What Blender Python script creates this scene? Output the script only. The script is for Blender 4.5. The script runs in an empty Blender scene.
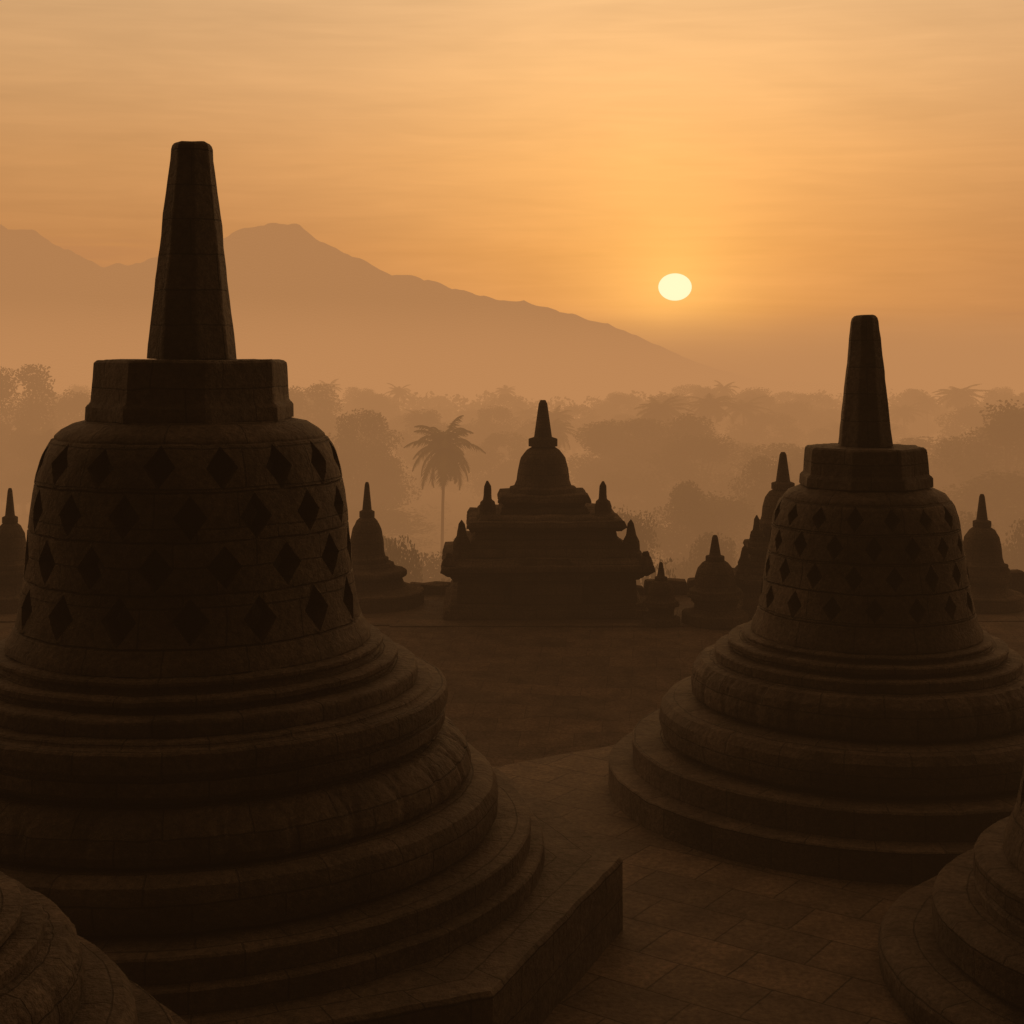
import bpy, bmesh, math, random
from mathutils import Vector, noise, Matrix
random.seed(7)
S = bpy.context.scene
COL = S.collection
PI = math.pi
F_PX = 1450.0; HZ = 350.0; EYE = 3.8
VS = 2.9                       # valley distances
G = VS/2.4
ZV = EYE-21.8*VS               # valley floor height

def lin(r, g, b):
    f = lambda c: (c/255/12.92) if c/255 <= .04045 else ((c/255+.055)/1.055)**2.4
    return (f(r), f(g), f(b))
def world_x(px, Y): return (px-512)*Y/F_PX
def world_z(py, Y): return EYE-(py-HZ)*Y/F_PX

# ------------------------------------------------------------------ nodes
class NT:
    def __init__(s, tree): s.t = tree; s.t.nodes.clear()
    def n(s, typ, **kw):
        nd = s.t.nodes.new(typ)
        for k, v in kw.items(): setattr(nd, k, v)
        return nd
    def l(s, a, b): s.t.links.new(a, b)
    def val(s, sock, v):
        if hasattr(v, 'links'): s.l(v, sock)
        else: sock.default_value = v
    def math(s, op, a, b=0.0, clamp=False):
        m = s.n('ShaderNodeMath', operation=op); m.use_clamp = clamp
        s.val(m.inputs[0], a); s.val(m.inputs[1], b); return m.outputs[0]
    def maprange(s, v, a, b, c, d, smooth=False):
        m = s.n('ShaderNodeMapRange'); m.clamp = True
        if smooth: m.interpolation_type = 'SMOOTHSTEP'
        s.val(m.inputs[0], v)
        for i, x in enumerate((a, b, c, d)): m.inputs[i+1].default_value = x
        return m.outputs[0]
    def ramp(s, v, stops):
        r = s.n('ShaderNodeValToRGB'); cr = r.color_ramp
        while len(cr.elements) > 1: cr.elements.remove(cr.elements[-1])
        cr.elements[0].position = stops[0][0]; cr.elements[0].color = (*stops[0][1], 1)
        for p, c in stops[1:]:
            e = cr.elements.new(p); e.color = (*c, 1)
        s.val(r.inputs[0], v); return r.outputs[0]

def new_mat(name):
    m = bpy.data.materials.new(name); m.use_nodes = True
    return m, NT(m.node_tree)

def stone_mat(name, c1, c2, bw, rh, coords='UV', rot=0.0, mortar=.006, bump=.5, rough=None, joint=.5, jdepth=.6, spec=.25):
    m, t = new_mat(name)
    out = t.n('ShaderNodeOutputMaterial')
    p = t.n('ShaderNodeBsdfPrincipled' if rough else 'ShaderNodeBsdfDiffuse')
    t.l(p.outputs[0], out.inputs[0])
    tc = t.n('ShaderNodeTexCoord')
    mp = t.n('ShaderNodeMapping'); mp.inputs['Rotation'].default_value = (0, 0, rot)
    t.l(tc.outputs['UV' if coords == 'UV' else 'Object'], mp.inputs[0])
    n1 = t.n('ShaderNodeTexNoise'); n1.inputs['Scale'].default_value = 2.2; n1.inputs['Detail'].default_value = 4
    n1.inputs['Roughness'].default_value = .68
    n2 = t.n('ShaderNodeTexNoise'); n2.inputs['Scale'].default_value = 24; n2.inputs['Detail'].default_value = 3
    n2.inputs['Roughness'].default_value = .7
    for n in (n1, n2): t.l(tc.outputs['Object'], n.inputs['Vector'])
    warp = t.n('ShaderNodeVectorMath', operation='MULTIPLY_ADD')
    t.l(n1.outputs['Color'], warp.inputs[0]); warp.inputs[1].default_value = (.04, .025, 0)
    t.l(mp.outputs[0], warp.inputs[2])
    br = t.n('ShaderNodeTexBrick'); t.l(warp.outputs[0], br.inputs['Vector'])
    br.inputs['Scale'].default_value = 1; br.inputs['Brick Width'].default_value = bw
    br.inputs['Row Height'].default_value = rh; br.inputs['Mortar Size'].default_value = mortar
    br.inputs['Mortar Smooth'].default_value = .5
    br.inputs['Color1'].default_value = (*c1, 1); br.inputs['Color2'].default_value = (*c2, 1)
    br.inputs['Mortar'].default_value = (c1[0]*joint, c1[1]*joint, c1[2]*joint, 1)
    k = t.maprange(n1.outputs[0], .3, .72, .55, 1.45)
    k2 = t.maprange(n2.outputs[0], .3, .7, .55, 1.45)
    kk = t.math('MULTIPLY', k, k2)
    vm = t.n('ShaderNodeVectorMath', operation='SCALE'); t.l(br.outputs['Color'], vm.inputs[0]); t.l(kk, vm.inputs['Scale'])
    t.l(vm.outputs[0], p.inputs[0])
    if rough:
        p.inputs['Roughness'].default_value = rough
        p.inputs['Specular IOR Level'].default_value = spec
    h = t.math('MULTIPLY', br.outputs['Fac'], -jdepth)
    h2 = t.math('MULTIPLY', n2.outputs[0], .6)
    h3 = t.math('MULTIPLY', n1.outputs[0], .5)
    hh = t.math('ADD', t.math('ADD', h, h2), h3)
    b = t.n('ShaderNodeBump'); b.inputs['Strength'].default_value = bump; b.inputs['Distance'].default_value = .03
    t.l(hh, b.inputs['Height']); t.l(b.outputs[0], p.inputs['Normal'])
    return m

def leaf_mat(name, c1, c2):
    m, t = new_mat(name)
    out = t.n('ShaderNodeOutputMaterial'); p = t.n('ShaderNodeBsdfDiffuse'); t.l(p.outputs[0], out.inputs[0])
    tc = t.n('ShaderNodeTexCoord')
    n = t.n('ShaderNodeTexNoise'); n.inputs['Scale'].default_value = .5; n.inputs['Detail'].default_value = 1
    t.l(tc.outputs['Object'], n.inputs['Vector'])
    t.l(t.ramp(n.outputs[0], [(.35, c1), (.65, c2)]), p.inputs['Color'])
    return m

M_STONE = stone_mat('andesite_stone', (.082, .072, .061), (.112, .096, .080), .5, .23, bump=.75, rough=.66, spec=.17, jdepth=.8)
M_STONE_D = stone_mat('andesite_dark', (.095, .084, .07), (.125, .106, .086), .4, .22)
M_FLOOR = stone_mat('paving_stone', (.11, .092, .072), (.165, .132, .10), .62, .44, coords='OBJ', rot=.62, mortar=.008, bump=.6, rough=.7, joint=.5, jdepth=.8)
M_COURT = stone_mat('court_stone', (.08, .067, .053), (.118, .095, .073), .8, .5, coords='OBJ', rot=.1, bump=.5, rough=.85, spec=.15)
M_LEAF = leaf_mat('foliage_green', (.04, .055, .025), (.085, .10, .045))
M_LEAF2 = leaf_mat('foliage_palm', (.045, .06, .025), (.09, .10, .04))
M_BARK = leaf_mat('bark', (.08, .065, .05), (.13, .105, .08))
M_GROUND = leaf_mat('valley_earth', (.05, .055, .03), (.09, .075, .045))
M_MOUNT = leaf_mat('mountain_forest', (.05, .055, .04), (.10, .095, .065))

# ------------------------------------------------------------------ object helpers
def tag(o, label=None, cat=None, group=None, kind=None):
    if label: o['label'] = label
    if cat: o['category'] = cat
    if group: o['group'] = group
    if kind: o['kind'] = kind
    return o
def thing(name, label, cat, loc, rz=0, group=None):
    o = bpy.data.objects.new(name, None); COL.objects.link(o)
    o.location = loc; o.rotation_euler = (0, 0, rz); o.empty_display_size = .2
    return tag(o, label, cat, group)
def obj(name, bm, mat, parent=None, smooth=True, angle=38):
    me = bpy.data.meshes.new(name)
    bm.normal_update(); bm.to_mesh(me); bm.free()
    me.materials.append(mat)
    if smooth:
        me.polygons.foreach_set('use_smooth', [True]*len(me.polygons))
        me.set_sharp_from_angle(angle=math.radians(angle))
    o = bpy.data.objects.new(name, me); COL.objects.link(o)
    if parent: o.parent = parent
    return o
def copy_tree(o, parent=None, skip=()):
    c = o.copy(); COL.objects.link(c)
    if parent: c.parent = parent
    for ch in list(o.children):
        if ch.name.split('.')[0] in skip: continue
        copy_tree(ch, c)
    return c

def erode(bm, amp, sc=2.6, off=0.0):
    for v in bm.verts:
        p = v.co*sc+Vector((off, off*.7, off*.3))
        d = noise.noise_vector(p)*amp+noise.noise_vector(p*3.7)*amp*.6
        v.co += d

def refine(profile, ch=.012, step=.07):
    pts = [Vector(p) for p in profile]; out = [pts[0]]
    for i in range(1, len(pts)-1):
        a, b, c = pts[i-1], pts[i], pts[i+1]
        d1 = (a-b); d2 = (c-b)
        if d1.length < 1e-6 or d2.length < 1e-6: continue
        if d1.angle(d2) < 2.4:
            k = min(ch, d1.length*.4, d2.length*.4)
            out += [b+d1.normalized()*k, b+d2.normalized()*k]
        else: out.append(b)
    out.append(pts[-1]); res = [out[0]]
    for a, b in zip(out, out[1:]):
        n = max(1, int((b-a).length/step))
        for k in range(1, n+1): res.append(a.lerp(b, k/n))
    return res

def lathe(bm, profile, segs=160, poly=0, ch=.012, step=.07, relief=None, vshift=0.0, polyrot=0.0):
    uv = bm.loops.layers.uv.verify()
    pr = refine(profile, ch, step); L = [0]
    for a, b in zip(pr, pr[1:]): L.append(L[-1]+(b-a).length)
    tot = L[-1]; rmean = max(p[0] for p in pr)
    rings = []
    for i, p in enumerate(pr):
        ring = []
        for s in range(segs):
            th = 2*PI*s/segs+PI/2
            r = p[0]
            if poly:
                w = 2*PI/poly; q = (th-polyrot) % w
                r *= math.cos(w/2)/math.cos(q-w/2)
            if relief: r += relief(th, L[i]/tot)
            ring.append(bm.verts.new((r*math.cos(th), r*math.sin(th), p[1])))
        rings.append(ring)
    for i in range(len(rings)-1):
        for s in range(segs):
            s2 = (s+1) % segs
            f = bm.faces.new((rings[i][s], rings[i][s2], rings[i+1][s2], rings[i+1][s]))
            us = (s, s+1, s+1, s); vs = (i, i, i+1, i+1)
            for lp, a, b in zip(f.loops, us, vs):
                lp[uv].uv = (2*PI*a/segs*rmean, L[b]+vshift)
    for ring, rev in ((rings[0], True), (rings[-1], False)):
        if Vector(ring[0].co.xy).length > .02:
            bm.faces.new(ring[::-1] if rev else ring)
    return bm

def box(bm, cx, cy, z0, z1, hx, hy, taper=1.0, ch=.02):
    b2 = bmesh.new()
    vs = []
    for z, k in ((z0, 1), (z1, taper)):
        for sx, sy in ((-1, -1), (1, -1), (1, 1), (-1, 1)):
            vs.append(b2.verts.new((cx+sx*hx*k, cy+sy*hy*k, z)))
    for f in [(3, 2, 1, 0), (4, 5, 6, 7), (0, 1, 5, 4), (1, 2, 6, 5), (2, 3, 7, 6), (3, 0, 4, 7)]:
        b2.faces.new([vs[i] for i in f])
    if ch: bmesh.ops.bevel(b2, geom=list(b2.edges), offset=min(ch, (z1-z0)*.3), segments=2, affect='EDGES', profile=.6)
    uv = b2.loops.layers.uv.verify()
    for f in b2.faces:
        f.normal_update(); n = f.normal
        for lp in f.loops:
            c = lp.vert.co
            if abs(n.z) > .7: lp[uv].uv = (c.x, c.y)
            elif abs(n.x) > abs(n.y): lp[uv].uv = (c.y, c.z)
            else: lp[uv].uv = (c.x, c.z)
    me = bpy.data.meshes.new('tmp'); b2.to_mesh(me); b2.free(); bm.from_mesh(me); bpy.data.meshes.remove(me)

def tube(bm, pts, radii, n=7):
    rings = []
    for i, p in enumerate(pts):
        p = Vector(p)
        d = (Vector(pts[min(i+1, len(pts)-1)])-Vector(pts[max(i-1, 0)])).normalized()
        a = d.orthogonal().normalized(); b = d.cross(a)
        rings.append([bm.verts.new(p+(a*math.cos(2*PI*k/n)+b*math.sin(2*PI*k/n))*radii[i]) for k in range(n)])
    for r0, r1 in zip(rings, rings[1:]):
        for k in range(n):
            bm.faces.new((r0[k], r0[(k+1) % n], r1[(k+1) % n], r1[k]))

# ------------------------------------------------------------------ perforated stupas
def interp(tbl, z):
    t = sorted(tbl)
    if z <= t[0][0]: return t[0][1]
    for (a, ra), (b, rb) in zip(t, t[1:]):
        if z <= b: return ra+(rb-ra)*(z-a)/(b-a)
    return t[-1][1]

def bell_row(bm, zb, zt, rf, n, phase, w, hh, thick):
    uv = bm.loops.layers.uv.verify()
    us = [-1, -.78, -w, -w*.5, 0, w*.5, w, .78]
    cols = []
    H = zt-zb; zm = (zb+zt)/2
    lows = [0, .07, .4, .75, 1]
    for c in range(n):
        jh = random.uniform(.9, 1.06); jz = random.uniform(-.02, .02)*H
        for u in us:
            th = PI/2+2*PI*(c+phase+u*.5)/n
            h = hh*jh*H*max(0, 1-abs(u)/w) if abs(u) < w-1e-6 else 0
            lo = [zb+(zm+jz-h-zb)*t for t in lows]
            hi = [zt-(zt-zm-jz-h)*t for t in lows][::-1]
            def ring(off, zs):
                o = []
                for z in zs:
                    e = .014 if (abs(z-zb) < .002 or abs(z-zt) < .002) and off == 0 else 0
                    r = rf(z)-off-e
                    o.append(bm.verts.new((r*math.cos(th), r*math.sin(th), z)))
                return o
            ol = ring(0, lo); il = ring(thick, lo)
            if h == 0:
                oh = [ol[-1]]+ring(0, hi[1:]); ih = [il[-1]]+ring(thick, hi[1:])
            else:
                oh = ring(0, hi); ih = ring(thick, hi)
            cols.append((ol, oh, il, ih, h > 0, th))
    N = len(cols)
    def quad(a, b, c, d, t0, t1):
        vs = []
        for v in (a, b, c, d):
            if v not in vs: vs.append(v)
        if len(vs) < 3: return
        try: f = bm.faces.new(vs)
        except ValueError: return
        for lp in f.loops:
            tt = t0 if lp.vert in (a, d) else t1
            lp[uv].uv = (tt*rf(zm), lp.vert.co.z)
    for i in range(N):
        A = cols[i]; B = cols[(i+1) % N]; t0 = A[5]; t1 = B[5] if i < N-1 else A[5]+.03
        for k in range(len(lows)-1):
            quad(A[0][k], B[0][k], B[0][k+1], A[0][k+1], t0, t1)
            quad(A[1][k], B[1][k], B[1][k+1], A[1][k+1], t0, t1)
            quad(A[2][k+1], B[2][k+1], B[2][k], A[2][k], t0, t1)
            quad(A[3][k+1], B[3][k+1], B[3][k], A[3][k], t0, t1)
        if A[4] or B[4]:
            quad(A[0][-1], B[0][-1], B[2][-1], A[2][-1], t0, t1)
            quad(A[3][0], B[3][0], B[1][0], A[1][0], t0, t1)
        quad(A[0][0], A[2][0], B[2][0], B[0][0], t0, t1)
        quad(A[1][-1], B[1][-1], B[3][-1], A[3][-1], t0, t1)

def petals(n, depth):
    # lotus petals cut into the course: grooves along each petal's outline
    def f(th, t):
        u = ((th*n/(2*PI)) % 1)*2-1
        lim = math.sqrt(max(0, 1-((t-.15)/.80)**2)) if t > .15 else 1.0
        d = abs(lim*.94-abs(u))
        g = math.exp(-(d/.11)**2)
        inside = 1 if abs(u) < lim*.94 else 0
        return -depth*g-depth*.4*(1-inside)
    return f

def build_stupa(name, label, loc, ppm, data, z_base_px, holes, cat='stupa', group=None):
    t = thing(name, label, cat, loc, 0, group)
    def P(pts): return [(r/ppm, (z_base_px-y)/ppm) for r, y in pts]
    for part, kind, pts in data['rings']:
        bm = bmesh.new()
        if kind == 'oct': lathe(bm, P(pts), 160, poly=8, ch=.02)
        elif kind == 'lotus': lathe(bm, P(pts), 600, ch=.01, step=.018, relief=petals(30, .015))
        elif kind == 'lotus2': lathe(bm, P(pts), 480, ch=.01, step=.02, relief=petals(26, .009))
        else: lathe(bm, P(pts), 192, ch=.011)
        erode(bm, .007, 4.5, loc[0])
        obj(part, bm, M_STONE, t, angle=30)
    prof = [(z, r) for r, z in P(data['bell'])]
    rf = lambda z: interp(prof, z)
    bm = bmesh.new(); rows = [(z_base_px-y)/ppm for y in data['rows']]
    n, w, hh = holes
    for k in range(4):
        bell_row(bm, rows[k+1], rows[k], rf, n, .5*(k % 2)+data.get('phase', .12), w, hh, .17)
    top = [(z, r) for z, r in prof if z > rows[0]+.005]
    foot = [(z, r) for z, r in prof if z < rows[4]-.005]
    lathe(bm, [(rf(rows[0])-.012, rows[0]), (rf(rows[0]+.012), rows[0]+.012)]+[(r, z) for z, r in sorted(top)], 128)
    lathe(bm, [(r, z) for z, r in sorted(foot)]+[(rf(rows[4]-.012), rows[4]-.012), (rf(rows[4])-.014, rows[4])], 128)
    erode(bm, .007, 4.0, loc[1])
    obj('bell', bm, M_STONE, t, angle=32)
    bm = bmesh.new()  # plug added inside the bell so no light leaks through the openings
    plug = [(rf(z)*.5, z) for z in [rows[4]-.05+(rows[0]-rows[4]+.05)*k/6 for k in range(7)]]
    lathe(bm, plug, 48); obj('light_plug', bm, M_STONE_D, t)
    bm = bmesh.new(); lathe(bm, P(data['harmika']), 128, poly=8, ch=.018, polyrot=PI/8*.9); erode(bm, .008, 4, 5); obj('harmika', bm, M_STONE, t, angle=30)
    bm = bmesh.new(); lathe(bm, P(data['pinnacle']), 96, poly=8, ch=.02, polyrot=.3); erode(bm, .007, 4, 2); obj('pinnacle', bm, M_STONE, t, angle=28)
    return t

LEFT = dict(phase=.03,
    rings=[('plinth', 'oct', [(430, 930), (431, 857), (300, 857)]),
           ('step', 'ring', [(352, 856.5), (352, 838), (300, 838)]),
           ('step', 'ring', [(339, 837.5), (339, 818), (270, 818)]),
           ('cushion_moulding', 'ring', [(294, 817.5), (302, 814), (306, 806), (306, 788), (301, 778), (292, 774), (268, 773.5)]),
           ('lotus_moulding', 'lotus', [(266, 773), (277, 770), (279, 762), (275, 749), (266, 739), (255, 732), (236, 730)]),
           ('torus_moulding', 'ring', [(238, 729.5), (238, 724), (251, 723), (253, 720), (253, 708), (248, 707.5), (248, 703), (255, 702.5), (256, 692), (254, 684), (240, 683), (240, 679), (214, 678.7)]),
           ('ring_moulding', 'ring', [(225, 678.2), (225, 666), (222, 664), (198, 663), (198, 659), (205, 658.5), (205, 651), (185, 650), (184, 645), (190, 644.5), (190, 638.5), (165, 638)])],
    bell=[(177, 637.5), (176, 630), (171, 623), (167, 612), (163.5, 592), (160, 572), (157.5, 545), (155, 515), (152, 490), (148, 468), (142, 450), (134, 437), (125, 428), (114, 422), (100, 419)],
    rows=[436, 479, 523, 570, 616],
    harmika=[(103, 418.5), (102, 404), (98, 402), (96, 366), (95, 360), (40, 359.5)],
    pinnacle=[(45, 359), (43.5, 345), (20.5, 150), (19, 145), (15, 143.2), (0.5, 143)])
RIGHT = dict(
    rings=[('step', 'ring', [(256, 790), (256, 763), (225, 763)]),
           ('step', 'ring', [(232, 762.5), (232, 739), (190, 739)]),
           ('cushion_moulding', 'ring', [(194, 738.5), (202, 733), (205, 721), (203, 708), (197, 701), (184, 698), (166, 697.5)]),
           ('lotus_moulding', 'lotus2', [(166, 697), (172, 693), (173, 682), (170, 668), (163, 660), (146, 658)]),
           ('ring_moulding', 'ring', [(149, 657.5), (149, 648.5), (130, 648), (130, 645), (136, 644.5), (136, 638), (119, 637.5), (119, 635), (122, 634.5), (122, 631), (105, 630.5)])],
    bell=[(112.5, 630), (112, 624), (107.5, 615), (102.5, 592), (98, 565), (94, 538), (90.5, 515), (85.5, 501), (77, 491), (66, 486), (55, 484.5)],
    rows=[497, 523, 550, 578, 607],
    harmika=[(67, 484), (66, 474), (62.5, 473), (61, 450), (60, 445.5), (25, 445)],
    pinnacle=[(28, 444.5), (27, 436), (14, 321), (12.5, 315.5), (8, 314), (.4, 313.7)])
CORNER = dict(
    rings=[('cushion_moulding', 'ring', [(296, 1000), (306, 992), (307, 972), (302, 962), (290, 959), (250, 958)]),
           ('torus_moulding', 'ring', [(246, 957.5), (251, 952), (252, 921), (247, 914), (205, 912)]),
           ('ring_moulding', 'ring', [(209, 911.5), (210, 900), (206, 899), (206, 895), (211, 894), (210, 873), (205, 868), (170, 867)])],
    bell=[(181, 866.5), (180, 856), (176, 843), (169, 825), (162, 796), (158, 762), (153, 720), (147, 670), (140, 635), (124, 610), (105, 602), (90, 600)],
    rows=[628, 676, 724, 772, 821],
    harmika=[(106, 599.5), (104, 585), (100, 583), (97, 540), (95, 536), (40, 535)],
    pinnacle=[(45, 534.5), (43, 520), (21, 330), (18, 322), (12, 320), (.5, 319.5)])

left = build_stupa('perforated_stupa', 'largest dark stone stupa with rows of diamond openings, on an angular plinth at left',
                   ((192-512)/152.6, 9.5, 0), 152.6, LEFT, 930, (16, .52, .46), group='latticed stone stupas')
right = build_stupa('perforated_stupa', 'bell-shaped stone stupa with small diamond openings on round steps, right of the sun',
                    ((865-512)/116, 12.5, 0), 116, RIGHT, 790, (16, .46, .44), group='latticed stone stupas')
fr = build_stupa('perforated_stupa', 'near stupa cut off by the bottom right corner, only its ringed base in view',
                 (4.0, 8.5, 0), 170.6, CORNER, 1000, (16, .48, .44), group='latticed stone stupas')
fl = copy_tree(right); fl.location = (-2.43, 4.8, 1.03); fl.scale = (.654,)*3; fl.rotation_euler = (0, 0, 1.1)
tag(fl, 'near stupa cut off by the bottom left corner, rounded base mouldings in view')
bm = bmesh.new(); lathe(bm, [(2.3, -1.574), (2.3, -.003), (1.5, -.003)], 96, poly=8); obj('plinth', bm, M_STONE, fl)

# ------------------------------------------------------------------ terraces and ground
def poly_slab(name, pts, z0, z1, mat):
    bm = bmesh.new()
    lo = [bm.verts.new((x, y, z0)) for x, y in pts]; hi = [bm.verts.new((x, y, z1)) for x, y in pts]
    uv = bm.loops.layers.uv.verify()
    f = bm.faces.new(hi); f.normal_update()
    n = len(pts)
    for i in range(n):
        bm.faces.new((lo[i], lo[(i+1) % n], hi[(i+1) % n], hi[i]))
    bmesh.ops.recalc_face_normals(bm, faces=bm.faces)
    es = [e for e in bm.edges if abs(e.verts[0].co.z-z1) < 1e-4 and abs(e.verts[1].co.z-z1) < 1e-4]
    bmesh.ops.bevel(bm, geom=es, offset=.03, segments=2, affect='EDGES')
    for f in bm.faces:
        for lp in f.loops:
            c = lp.vert.co; lp[uv].uv = (c.x+c.y*.3, c.z) if abs(f.normal.z) < .7 else (c.x, c.y)
    return tag(obj(name, bm, mat, smooth=False), kind='structure')
def worn_edge(pts, seed):
    random.seed(seed); out = []
    for (x0, y0), (x1, y1) in zip(pts, pts[1:]):
        n = max(1, int(math.hypot(x1-x0, y1-y0)/.45))
        for k in range(n):
            a = k/n; j = random.uniform(-.06, .06)
            out.append((x0+(x1-x0)*a+j, y0+(y1-y0)*a+j))
    out.append(pts[-1]); return out
poly_slab('upper_terrace', [(-16, -4.4), (16, -4.4)]+worn_edge([(16, 17.2), (7, 16.9), (3, 15.8), (1.3, 14.2), (-.15, 13.25), (-3, 13.1), (-16, 14)], 4), -3.2, 0, M_FLOOR)
# worn court floor climbing gently out to the gallery
bm = bmesh.new(); g = []
for j in range(71):
    y = 10+18.5*j/70; row = []
    for i in range(181):
        x = -45+90*i/180
        z = -2.75+1.47*max(0, (y-13)/13.6)**1.1
        z += (.07*noise.noise(Vector((x*.5, y*.5, 2)))+.05*noise.noise(Vector((x*1.7, y*1.7, 5))))*(1 if y < 24 else .6)
        row.append(bm.verts.new((x, y, min(z, -1.275+.03*noise.noise(Vector((x*1.3, y, 1)))))))
    g.append(row)
for j in range(70):
    for i in range(180): bm.faces.new((g[j][i], g[j][i+1], g[j+1][i+1], g[j+1][i]))
tag(obj('lower_court', bm, M_COURT), kind='structure')
def redent(y0, seed, amp):
    random.seed(seed); x = -45.0; pts = []
    while x < 45:
        w = random.uniform(1.2, 3.6); y = y0+random.choice((-1, 0, 0, 1))*amp+random.uniform(-.08, .08)
        pts += [(x, y), (min(45, x+w), y)]; x += w
    return pts
poly_slab('gallery_terrace', redent(26.6, 8, .5)+[(45, 30.6), (-45, 30.6)], -7, -1.262, M_COURT)
random.seed(17)
bm = bmesh.new(); x = -24.0
while x < 24:
    w = random.uniform(.35, 1.0); h = random.choice((.06, .12, .2, .3, .42))+random.uniform(-.03, .05)
    box(bm, x+w/2, 30.2+random.uniform(-.06, .06), -1.26, -1.26+h, w/2-.004, .22, random.uniform(.86, .99), .04)
    if random.random() < .28: box(bm, x+w/2, 30.2, -1.26+h+.002, -1.26+h+random.uniform(.12, .3), random.uniform(.1, .2), .14, .55, .04)
    x += w
bmesh.ops.subdivide_edges(bm, edges=[e for e in bm.edges if e.calc_length() > .3], cuts=2, use_grid_fill=True); erode(bm, .04, 2.5, 1)
tag(obj('parapet_wall', bm, M_STONE_D), 'low weathered parapet of uneven stones along the far edge of the gallery', 'wall')

DROP = ZV+3.9
def slope_z(y):
    k = max(0, min(1, (y-31)/130)); k = k*k*(3-2*k); return -3.9+DROP*k
bm = bmesh.new(); NX, NY = 100, 120; g = []
for j in range(NY+1):
    y = -300+2000*j/NY; row = []
    for i in range(NX+1):
        x = -1500+3000*i/NX
        k = max(0, min(1, (y-31)/130)); k = k*k*(3-2*k)
        kx = max(0, min(1, (abs(x)-60)/90)); k = max(k, kx*kx*(3-2*kx))
        z = -3.9+DROP*k+noise.noise(Vector((x*.012, y*.012, 0)))*2.2*k
        row.append(bm.verts.new((x, y, z)))
    g.append(row)
for j in range(NY):
    for i in range(NX): bm.faces.new((g[j][i], g[j][i+1], g[j+1][i+1], g[j+1][i]))
tag(obj('ground', bm, M_GROUND), kind='structure')

# mountains
RIDGE = [(-420, 300), (-260, 262), (-160, 235), (-60, 220), (0, 224), (22, 229), (48, 239), (75, 254), (100, 265), (130, 265), (160, 256), (222, 238), (243, 228), (268, 224), (298, 225), (318, 240), (345, 252), (372, 266), (400, 275), (430, 281), (460, 290), (500, 299), (540, 306), (580, 316), (620, 329), (660, 346), (700, 364), (760, 380), (1000, 390), (1300, 390)]
def ridge_y(px):
    for (a, ya), (b, yb) in zip(RIDGE, RIDGE[1:]):
        if a <= px <= b: return ya+(yb-ya)*(px-a)/(b-a)
    return 390
bm = bmesh.new(); g = []; YM = 1110.0*G
for j in range(25):
    v = (j-16)/8 if j > 16 else (j-16)/16
    row = []
    for i in range(431):
        px = -420+1720*i/430
        h = world_z(ridge_y(px), YM)-ZV
        k = (1-abs(v))**1.25
        y = YM+v*(110*G if v < 0 else 30*G)
        x = world_x(px, y)
        hf = min(1, max(0, (350-ridge_y(px))/60))
        nz = noise.fractal(Vector((x*.016/G, y*.016/G, 3)), 1, 2, 5)*7*G*min(1, abs(v)*6)
        nr = noise.fractal(Vector((px*.045, v*2, 9)), .9, 2, 4)*2.8*G*(.3+hf)
        z = ZV+h*k+nz*(1-abs(v)*.3)*min(1, h/(60*G))+nr
        row.append(bm.verts.new((x, y, z)))
    g.append(row)
for j in range(24):
    for i in range(430): bm.faces.new((g[j][i], g[j][i+1], g[j+1][i+1], g[j+1][i]))
tag(obj('mountain', bm, M_MOUNT), kind='structure')

# ------------------------------------------------------------------ shrine and small stupas on the gallery terrace
def small_bell(hw, h):
    return [(hw*1.25, 0), (hw*1.25, h*.1), (hw*1.08, h*.12), (hw*1.0, h*.25), (hw*.95, h*.5), (hw*.84, h*.75), (hw*.62, h*.92), (hw*.4, h)]
def spire(hw, h):
    return [(hw, 0), (hw, h*.16), (hw*.62, h*.2), (hw*.3, h*.92), (hw*.18, h), (.002, h)]

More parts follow.
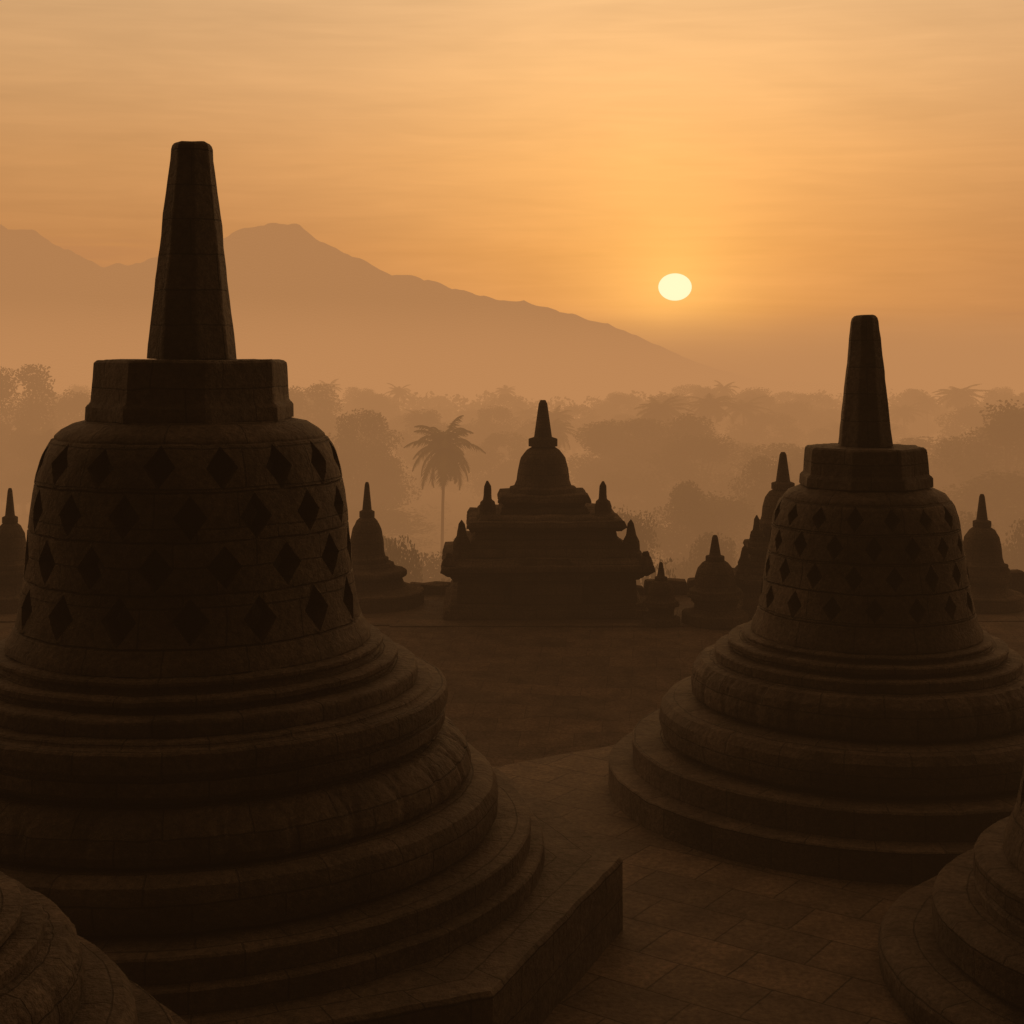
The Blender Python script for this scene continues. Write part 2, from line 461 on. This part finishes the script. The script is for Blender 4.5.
def build_shrine(label, px, Y, ytip, ybase, wf, rz=0.0):
    ppm = F_PX/Y; zb = world_z(ybase, Y)
    s = (ybase-ytip)/203.0/ppm
    t = thing('terrace_shrine', label, 'shrine', (world_x(px, Y), Y, zb), rz, 'tiered shrines on the gallery terrace')
    Z = lambda y: (603-y)*s
    W = lambda w: w*s*wf
    def part(name, layers):
        bm = bmesh.new()
        for y0, y1, hw, tp in layers: box(bm, 0, 0, Z(y0), Z(y1), W(hw), W(hw)*.9, tp, .03)
        bmesh.ops.subdivide_edges(bm, edges=[e for e in bm.edges if e.calc_length() > .5], cuts=9, use_grid_fill=True)
        erode(bm, .03, 3.2, px); return obj(name, bm, M_STONE_D, t, angle=30)
    part('plinth', [(603, 595, 99, .99), (594.9, 590, 94, .97)])
    part('body', [(589.9, 568, 86, .98)])
    part('cornice', [(567.9, 563, 88, 1.06), (562.9, 559, 95, 1.05), (558.9, 553, 101, .99), (552.9, 548, 92, .92)])
    part('roof_tier', [(547.9, 540, 80, .97), (539.9, 532, 74, .97), (531.9, 524, 69, .98), (523.9, 520, 72, 1.05), (519.9, 514, 77, .96)])
    part('roof_tier', [(513.9, 510, 66, .95), (509.9, 504, 44, .95)])
    part('roof_tier', [(503.9, 499, 38, 1.1), (498.9, 491.5, 46, .92)])
    for k in range(4):
        bm = bmesh.new()
        for y0, y1, hw, tp, d in ((589.9, 568, 34, .97, 5), (567.9, 556, 39, .97, 7), (555.9, 547, 28, .7, 5)):
            box(bm, 0, -W(86)*.9-d*s*.5+.03, Z(y0), Z(y1), hw*s*wf, d*s, tp, .03)
        erode(bm, .03, 2.2, k); o = obj('projecting_bay', bm, M_STONE_D, t); o.rotation_euler = (0, 0, PI/2*k)
    def lump(name, prof, x, y, z):
        bm = bmesh.new(); lathe(bm, [(max(.003, r*s), h*s) for r, h in prof], 20, ch=.012); erode(bm, .012, 4, x)
        o = obj(name, bm, M_STONE_D, t); o.location = (x, y, z)
    for sx in (-1, 1):
        lump('corner_finial', [(11, 0), (11, 4), (8, 5), (8.2, 12), (6.8, 17), (4.2, 19), (3.2, 32), (.8, 37), (0, 37)], sx*W(56), -W(44), Z(514)+.003)
        lump('corner_finial', [(10, 0), (10, 5), (8.5, 7), (8, 16), (5, 22), (3, 33), (0, 37)], sx*W(81), -W(64), Z(549)+.002)
        bm = bmesh.new(); box(bm, 0, 0, 0, s*8, s*7, s*8, .6, .05); box(bm, 0, 0, s*8.1, s*12, s*3.5, s*4, .6, .02)
        bmesh.ops.subdivide_edges(bm, edges=list(bm.edges), cuts=2, use_grid_fill=True); erode(bm, .025, 3.5, sx)
        o = obj('corner_antefix', bm, M_STONE_D, t); o.location = (sx*W(93), -W(80), Z(553)+.003)
    bm = bmesh.new(); lathe(bm, [(r, z+Z(491.3)) for r, z in small_bell(26.5*s, 45*s)], 48); erode(bm, .015, 2, 1); obj('bell', bm, M_STONE_D, t)
    bm = bmesh.new(); lathe(bm, [(r, z+Z(446.1)) for r, z in spire(14.5*s, 46.1*s)], 32, ch=.008); obj('spire', bm, M_STONE_D, t)
    return t
build_shrine('large tiered stone shrine with a bell top and corner spikes, alone in the misty middle', 543, 29.0, 400, 603, 1.0, .03)
build_shrine('narrow tiered shrine half hidden behind the stupa on the right', 783, 27.9, 452, 614, .62, -.1)

def build_small(label, px, Y, ytip, ybase, hw, basew, group='small solid stupas on the gallery terrace'):
    ppm = F_PX/Y; zb = world_z(ybase, Y); H = (ybase-ytip)/ppm
    hw /= ppm; bw = basew/ppm
    t = thing('small_stupa', label, 'stupa', (world_x(px, Y), Y, zb), 0, group)
    b0 = .34*H
    bm = bmesh.new()
    lathe(bm, [(bw, 0), (bw, b0*.34), (bw*.78, b0*.36), (bw*.66, b0*.45), (bw*.62, b0*.62), (bw*.72, b0*.7), (bw*.7, b0*.82), (max(hw*1.35, bw*.5), b0*.86), (max(hw*1.3, bw*.45), b0)], 64, ch=.02)
    erode(bm, .025, 2.6, px); obj('base', bm, M_STONE_D, t)
    bm = bmesh.new(); lathe(bm, [(r, z+b0+.002) for r, z in small_bell(hw, .37*H)], 48, ch=.01); erode(bm, .012, 2.5, px); obj('bell', bm, M_STONE_D, t)
    bm = bmesh.new(); lathe(bm, [(r, z+b0+.37*H+.004) for r, z in spire(hw*.45, .29*H-.004)], 28, ch=.006); obj('spire', bm, M_STONE_D, t)
    return t
build_small('small solid stupa on a wide base, just left of the large tiered shrine', 367, 29.0, 482, 603, 17, 57)
build_small('small dark stupa peeking out at the far left edge', 10, 28.4, 488, 608, 17, 30)
build_small('tiny stupa at the right foot of the large tiered shrine', 661, 26.9, 562, 624, 14, 19)
build_small('squat small stupa left of the narrow shrine', 715, 27.0, 535, 622, 21, 33)
build_small('small stupa at the right edge, past the right latticed stupa', 982, 28.6, 494, 606, 20, 40)

# ------------------------------------------------------------------ trees
def leaf_cluster(bm, c, rad, n, size, flat=.75):
    for _ in range(n):
        d = Vector((random.gauss(0, 1), random.gauss(0, 1), random.gauss(0, 1)))
        if d.length > 1.45: d *= random.uniform(.7, 1.45)/d.length
        d.z *= flat
        p = c+d*rad*.6
        a = Vector((random.uniform(-1, 1), random.uniform(-1, 1), random.uniform(-.6, .6))).normalized()
        b = a.orthogonal().normalized()
        b = (Matrix.Rotation(random.uniform(0, 6.3), 3, a) @ b)
        s = size*random.uniform(.6, 1.3)
        bm.faces.new([bm.verts.new(p+q) for q in (-a*s, b*s*.6, a*s, -b*s*.6)])
def broad_proto(name, seed, H=14.0, R=5.0, nc=34, spread=1.0):
    random.seed(seed)
    t = thing(name, '', 'tree', (0, 0, -200))
    bm = bmesh.new()
    tube(bm, [(0, 0, -1), (.1, 0, H*.2), (-.1, .15, H*.42), (.1, 0, H*.62)], [.36, .28, .22, .12], 9)
    cr = bmesh.new()
    for k in range(nc):
        a = random.uniform(0, 2*PI); v = random.uniform(-.95, 1)
        rr = R*math.sqrt(max(0, 1-v*v*.95))*random.uniform(.3, .86)*spread
        c = Vector((rr*math.cos(a), rr*math.sin(a), H*.60+v*H*.33))
        leaf_cluster(cr, c, random.uniform(1.5, 2.6), random.randint(380, 480), .16)
        if k % 3 == 0:
            m = Vector((c.x*.35, c.y*.35, H*.42+.25*(c.z-H*.42)))
            tube(bm, [(0, 0, H*.34), m, c], [.17, .11, .03], 6)
    obj('trunk', bm, M_BARK, t); obj('crown', cr, M_LEAF, t, smooth=False)
    return t
def palm_proto(name, seed, H=14.0, R=3.3, nf=26, lean=.5):
    random.seed(seed)
    t = thing(name, '', 'palm tree', (0, 0, -200))
    bm = bmesh.new()
    top = Vector((lean, 0, H-1.5))
    tube(bm, [(0, 0, -1), (lean*.15, 0, H*.3), (lean*.5, 0, H*.65), top], [.2, .14, .12, .12], 8)
    cr = bmesh.new()
    for k in range(nf):
        az = 2*PI*k/nf*1.618*4+random.uniform(-.2, .2); el = 1.35-1.95*(k/nf)+random.uniform(-.1, .1)
        L = R*random.uniform(.8, 1.15); p = top.copy(); pts = [p.copy()]; e = el; dr = random.uniform(.13, .2)
        for s in range(9):
            d = Vector((math.cos(az)*math.cos(e), math.sin(az)*math.cos(e), math.sin(e)))
            p = p+d*L/9; pts.append(p.copy()); e -= dr
        tube(cr, pts, [.045]*10, 4)
        for s in range(1, 10):
            for q in range(4):
                f = q/4; c = pts[s-1].lerp(pts[s], f)
                d = (pts[s]-pts[s-1]).normalized(); side = d.cross(Vector((0, 0, 1)))
                side = side.normalized() if side.length > .05 else Vector((1, 0, 0))
                ll = .8*math.sin(PI*min(1, (s-1+f)/9*.8+.18))*R/3.3*random.uniform(.7, 1.1)
                for sg in (-1, 1):
                    tip = c+side*sg*ll+d*ll*.5-Vector((0, 0, ll*random.uniform(.25, .7)))
                    w = d*.07
                    cr.faces.new([cr.verts.new(v) for v in (c-w, c+w, tip)])
    obj('trunk', bm, M_BARK, t); obj('crown', cr, M_LEAF2, t, smooth=False)
    return t
broads = [broad_proto('broadleaf_tree', 11), broad_proto('broadleaf_tree', 12, R=4.6, nc=32, spread=1.15), broad_proto('broadleaf_tree', 13, R=5.5, nc=42)]
palms = [palm_proto('palm_tree', 21, nf=36), palm_proto('palm_tree', 22, lean=-.8, nf=28)]
used = set()
def place(proto, px, ytop, Y, wpx, label, group=None, rz=None, zg=None):
    o = proto if proto.name not in used else copy_tree(proto)
    used.add(o.name)
    Y = Y*VS
    if zg is None: zg = ZV
    zt = world_z(ytop, Y); h = (zt-zg)
    o.location = (world_x(px, Y), Y, zg)
    is_palm = proto in palms
    sx = wpx*Y/F_PX/(6.2 if is_palm else 10.0)
    o.scale = (sx, sx, h/14.0); o.rotation_euler = (0, 0, random.uniform(0, 6.28) if rz is None else rz)
    if 'group' in o: del o['group']
    return tag(o, label, 'palm tree' if is_palm else 'tree', group)
random.seed(5)
place(palms[0], 441, 426, 104, 76, 'single clear coconut palm left of the large tiered shrine', rz=1.0)
place(palms[1], 655, 400, 205, 68, 'pale palm right of the large shrine, leftmost of the palms under the sun')
place(palms[0], 710, 396, 225, 60, 'pale palm below the sun, between two similar palms')
place(palms[1], 746, 400, 235, 56, 'pale palm left of the right stupa pinnacle')
place(palms[0], 955, 387, 265, 58, 'hazy palm above the trees at the right edge')
place(palms[1], 905, 405, 265, 50, 'faint palm just right of the right stupa pinnacle')
place(broads[0], 22, 362, 190, 96, 'tall hazy tree at the far left edge, beside the big stupa')
place(broads[1], 78, 392, 210, 70, 'smaller hazy tree between the far left tree and the big stupa')
place(broads[2], 362, 410, 150, 94, 'round dark tree behind the little stupa left of the palm')
place(broads[0], 312, 382, 210, 84, 'hazy tree just right of the big stupa bell')
place(broads[1], 1008, 405, 140, 124, 'large dark tree at the right edge of the picture')
place(broads[2], 768, 456, 125, 84, 'rounded tree just left of the right stupa bell')
place(broads[0], 690, 480, 110, 100, 'low misty tree behind the tiny stupa, right of the shrine')
place(broads[1], 612, 430, 180, 84, 'pale tree rising just right of the shrine bell')
place(broads[2], 500, 432, 190, 80, 'pale tree between the coconut palm and the shrine spire')
random.seed(99)
NF = 200
for i in range(NF):
    Y = 112+250*(i/NF)+random.uniform(-8, 8)
    px = random.uniform(-40, 1064)
    if abs(px-441) < 60 and Y < 190: continue
    if px < 110 and Y < 160 or 120 < px < 290: continue
    h = random.uniform(6, 14); zt = -18+h
    yt = HZ+(EYE-zt)*F_PX/Y
    if random.random() < .12: place(random.choice(palms), px, yt-6, Y, 6.4*F_PX/Y, 'faint palm lost in the valley mist', 'misty valley palms')
    else: place(random.choice(broads), px, yt, Y, random.uniform(8, 15)*F_PX/Y, 'faint broadleaf tree lost in the valley mist', 'misty valley trees')
# nearer crowns on the hill slope, rising just above the gallery
for i in range(34):
    px = -20+1064*i/33+random.uniform(-14, 14); Y = random.uniform(50, 95)
    yt = random.uniform(505, 572)+(95-Y)*.35
    if 40 < px < 340 or 775 < px < 960: continue
    if abs(px-441) < 42: yt = max(yt, 552)
    place(random.choice(broads), px, yt, Y, random.uniform(70, 125), 'dusky tree crown on the slope just beyond the gallery', 'slope trees beyond the gallery', zg=slope_z(Y*VS))

random.seed(31)
bm = bmesh.new()
for k in range(900):
    Y = random.uniform(320, 385)*VS; x = random.uniform(-.45, .45)*Y
    h = (random.uniform(4, 10)+3*noise.noise(Vector((x*.010, Y*.010, 1))))*VS
    for q in range(3):
        leaf_cluster(bm, Vector((x+random.uniform(-2, 2)*VS, Y, ZV+h*(.35+.3*q))), (4.2-q*.8)*VS, 20, .6*VS)
tag(obj('distant_forest', bm, M_LEAF, smooth=False), 'far off wood fading into mist below the mountains', 'forest', kind='stuff')
bm = bmesh.new()
for k in range(2000):
    Y = random.uniform(70, 320*VS); x = random.uniform(-.45, .45)*Y
    leaf_cluster(bm, Vector((x, Y, slope_z(Y)+random.uniform(.6, 4))), random.uniform(4, 9), 26, .8)
tag(obj('undergrowth', bm, M_LEAF, smooth=False), 'dense undergrowth covering the valley floor', 'undergrowth', kind='stuff')

# ------------------------------------------------------------------ sky shell, sun, mist, camera
SIG = .00172
FOG = (.495, .232, .089)
T = .083
YS = 1190.0*G; DS = YS/550
SUNP = Vector((world_x(675, 550), 550, world_z(287, 550)))
GLOWP = Vector((world_x(640, 550), 550, world_z(170, 550)))
m, t = new_mat('sky_glow')
out = t.n('ShaderNodeOutputMaterial'); em = t.n('ShaderNodeEmission'); t.l(em.outputs[0], out.inputs[0])
geo = t.n('ShaderNodeNewGeometry')
pn = t.n('ShaderNodeVectorMath', operation='SCALE'); t.l(geo.outputs['Position'], pn.inputs[0]); pn.inputs['Scale'].default_value = 1/DS
pos = pn.outputs[0]
sep = t.n('ShaderNodeSeparateXYZ'); t.l(pos, sep.inputs[0])
X, Yv, Z = sep.outputs
tt = t.maprange(Z, 0, 132, 0, 1)
base = t.ramp(tt, [(0, lin(208, 147, 93)), (.12, lin(210, 145, 87)), (.3, lin(218, 151, 89)), (.55, lin(230, 166, 103)), (.8, lin(237, 180, 121)), (1, lin(233, 182, 128))])
lr = t.maprange(X, -210, 60, .77, 1.0, True); lr2 = t.maprange(X, 70, 230, 1.0, .84, True)
def cloud(sx, sz, rot, lo, hi, det):
    mp = t.n('ShaderNodeMapping'); t.l(pos, mp.inputs[0]); mp.inputs['Scale'].default_value = (sx, sx, sz)
    mp.inputs['Rotation'].default_value = (0, rot, 0)
    nz = t.n('ShaderNodeTexNoise'); nz.inputs['Scale'].default_value = 1; nz.inputs['Detail'].default_value = det; nz.inputs['Roughness'].default_value = .55
    nz.inputs['Distortion'].default_value = .6
    t.l(mp.outputs[0], nz.inputs['Vector']); return t.maprange(nz.outputs[0], .3, .72, lo, hi)
st = t.math('MULTIPLY', cloud(.012, .06, .05, .95, 1.045, 3), cloud(.016, .26, -.03, .965, 1.035, 3))
kall = t.math('MULTIPLY', t.math('MULTIPLY', lr, lr2), st)
vs = t.n('ShaderNodeVectorMath', operation='SCALE'); t.l(base, vs.inputs[0]); t.l(kall, vs.inputs['Scale'])
def glow(center, sz, R, p):
    dv = t.n('ShaderNodeVectorMath', operation='SUBTRACT'); t.l(pos, dv.inputs[0]); dv.inputs[1].default_value = center
    sc = t.n('ShaderNodeVectorMath', operation='MULTIPLY'); t.l(dv.outputs[0], sc.inputs[0]); sc.inputs[1].default_value = (1, .3, sz)
    ln = t.n('ShaderNodeVectorMath', operation='LENGTH'); t.l(sc.outputs[0], ln.inputs[0])
    return t.math('POWER', t.maprange(ln.outputs['Value'], 0, R, 1, 0), p)
g1 = glow(SUNP, 1.0, 64, 2.3); g2 = glow(SUNP, 1.1, 165, 1.7); g3 = glow(GLOWP, 1.5, 170, 1.8)
def sca(c, f):
    n = t.n('ShaderNodeVectorMath', operation='SCALE'); n.inputs[0].default_value = c; t.l(f, n.inputs['Scale']); return n.outputs[0]
def add(a, b, op='ADD'):
    n = t.n('ShaderNodeVectorMath', operation=op); t.val(n.inputs[0], a); t.val(n.inputs[1], b); return n.outputs[0]
C = add(add(add(vs.outputs[0], sca((.26, .19, .05), g1)), sca((.22, .072, -.012), g2)), sca((.15, .10, .024), t.math('MULTIPLY', g3, st)))
E = add(C, tuple(c*(1-T) for c in FOG), 'SUBTRACT')
E = add(E, (0.002, .002, .001), 'MAXIMUM')
fr_ = t.maprange(Yv, 150, 420, .004, 1.0, True)
hi = t.maprange(Z, 140, 220, 1, .1, True)
n = t.n('ShaderNodeVectorMath', operation='SCALE'); t.l(E, n.inputs[0]); t.l(t.math('MULTIPLY', t.math('MULTIPLY', fr_, hi), 1/T), n.inputs['Scale'])
t.l(n.outputs[0], em.inputs['Color']); em.inputs['Strength'].default_value = 1
m.cycles.emission_sampling = 'NONE'
bm = bmesh.new(); rings = []
for j in range(41):
    ph = -.06+(PI/2+.06)*j/40
    rings.append([bm.verts.new((1060*G*math.cos(ph)*math.cos(2*PI*i/160), 606*G+611.5*G*math.cos(ph)*math.sin(2*PI*i/160), -20+560*G*math.sin(ph))) for i in range(160)])
for a, b in zip(rings, rings[1:]):
    for i in range(160): bm.faces.new((a[i], b[i], b[(i+1) % 160], a[(i+1) % 160]))
tag(obj('sky', bm, m), kind='structure')

m, t = new_mat('sun_surface')
out = t.n('ShaderNodeOutputMaterial'); em = t.n('ShaderNodeEmission'); t.l(em.outputs[0], out.inputs[0])
em.inputs['Color'].default_value = (1, .84, .54, 1); em.inputs['Strength'].default_value = 9.5
m.cycles.emission_sampling = 'NONE'
bm = bmesh.new(); bmesh.ops.create_uvsphere(bm, u_segments=48, v_segments=24, radius=1)
sd = Vector((163, 1450, 63)).normalized(); DSUN = 1140.0*G
o = obj('sun', bm, m); o.location = Vector((0, 0, EYE))+sd*DSUN; k = DSUN*16.5/1450
o.scale = (k, k, k*.82); tag(o, 'pale yellow sun disc low in the orange sky', 'sun')

# low mist bank lying between the far wood and the mountain foot: a bounded volume with a tapering top, self-glowing in place of scattered light
def mist_mat(name, dens, col):
    m, t = new_mat(name)
    out = t.n('ShaderNodeOutputMaterial')
    ab = t.n('ShaderNodeVolumeAbsorption'); ab.inputs['Color'].default_value = (0, 0, 0, 1); ab.inputs['Density'].default_value = dens
    ve = t.n('ShaderNodeEmission'); ve.inputs['Color'].default_value = (*col, 1); ve.inputs['Strength'].default_value = dens
    ad = t.n('ShaderNodeAddShader'); t.l(ab.outputs[0], ad.inputs[0]); t.l(ve.outputs[0], ad.inputs[1]); t.l(ad.outputs[0], out.inputs['Volume'])
    return m
def mist(mat, xr, nx, yb, front, back, top, base, p, nr=18):
    bm = bmesh.new(); rings = []
    for i in range(nx+1):
        x = -xr+2*xr*i/nx; zt = top(x); ring = []
        for k in range(nr+1):
            u = k/nr; ring.append((x, yb-front*(1-u)**p, base+(zt-base)*u))
        for k in range(nr-1, -1, -1):
            u = k/nr; ring.append((x, yb+back*(1-u)**p, base+(zt-base)*u))
        rings.append([bm.verts.new(q) for q in ring])
    n = len(rings[0])
    for a, b in zip(rings, rings[1:]):
        for k in range(n): bm.faces.new((a[k], a[(k+1) % n], b[(k+1) % n], b[k]))
    bm.faces.new(rings[0]); bm.faces.new(rings[-1][::-1])
    bmesh.ops.recalc_face_normals(bm, faces=bm.faces)
    return tag(obj('mist_bank', bm, mat), kind='structure')
def far_top(x):
    lf = max(0, min(1, (140-x/G)/300)); lf = lf*lf*(3-2*lf)
    return (35+7*lf+6*noise.noise(Vector((x*.006/G, 0, 4)))+3*noise.noise(Vector((x*.02/G, 0, 7))))*G
mist(mist_mat('far_mist_glow', .06/G, (.65, .305, .120)), 620*G, 160, 1000.0*G, 62*G, 75*G, far_top, ZV-4, 1.5)

w = bpy.data.worlds.new('World'); S.world = w; w.use_nodes = True
w.cycles.sampling_method = 'NONE'
t = NT(w.node_tree)
out = t.n('ShaderNodeOutputWorld'); bg = t.n('ShaderNodeBackground'); sky = t.n('ShaderNodeTexSky', sky_type='NISHITA')
sky.sun_disc = False; sky.sun_elevation = math.radians(2.5); sky.sun_rotation = math.radians(6.4)
t.l(sky.outputs[0], bg.inputs[0]); bg.inputs[1].default_value = .05; t.l(bg.outputs[0], out.inputs['Surface'])
ab = t.n('ShaderNodeVolumeAbsorption'); ab.inputs['Color'].default_value = (0, 0, 0, 1); ab.inputs['Density'].default_value = SIG
ve = t.n('ShaderNodeEmission'); ve.inputs['Color'].default_value = (*FOG, 1); ve.inputs['Strength'].default_value = SIG  # fog emits its own glow, standing in for scattered sun and sky light
ad = t.n('ShaderNodeAddShader'); t.l(ab.outputs[0], ad.inputs[0]); t.l(ve.outputs[0], ad.inputs[1]); t.l(ad.outputs[0], out.inputs['Volume'])

L = bpy.data.lights.new('sun_lamp', 'SUN'); L.energy = 2.0; L.angle = math.radians(.5); L.color = (1, .72, .42)
lo = bpy.data.objects.new('sun_lamp', L); COL.objects.link(lo)
lo.rotation_euler = (-sd).to_track_quat('-Z', 'Y').to_euler()

cam = bpy.data.cameras.new('camera'); co = bpy.data.objects.new('camera', cam); COL.objects.link(co)
cam.sensor_width = 36; cam.lens = F_PX*36/1024; cam.shift_y = -(512-HZ)/1024
cam.clip_start = .1; cam.clip_end = 5000
co.location = (0, 0, EYE); co.rotation_euler = (PI/2, 0, 0)
S.camera = co
S.view_settings.view_transform = 'Standard'; S.view_settings.look = 'None'; S.view_settings.exposure = 0
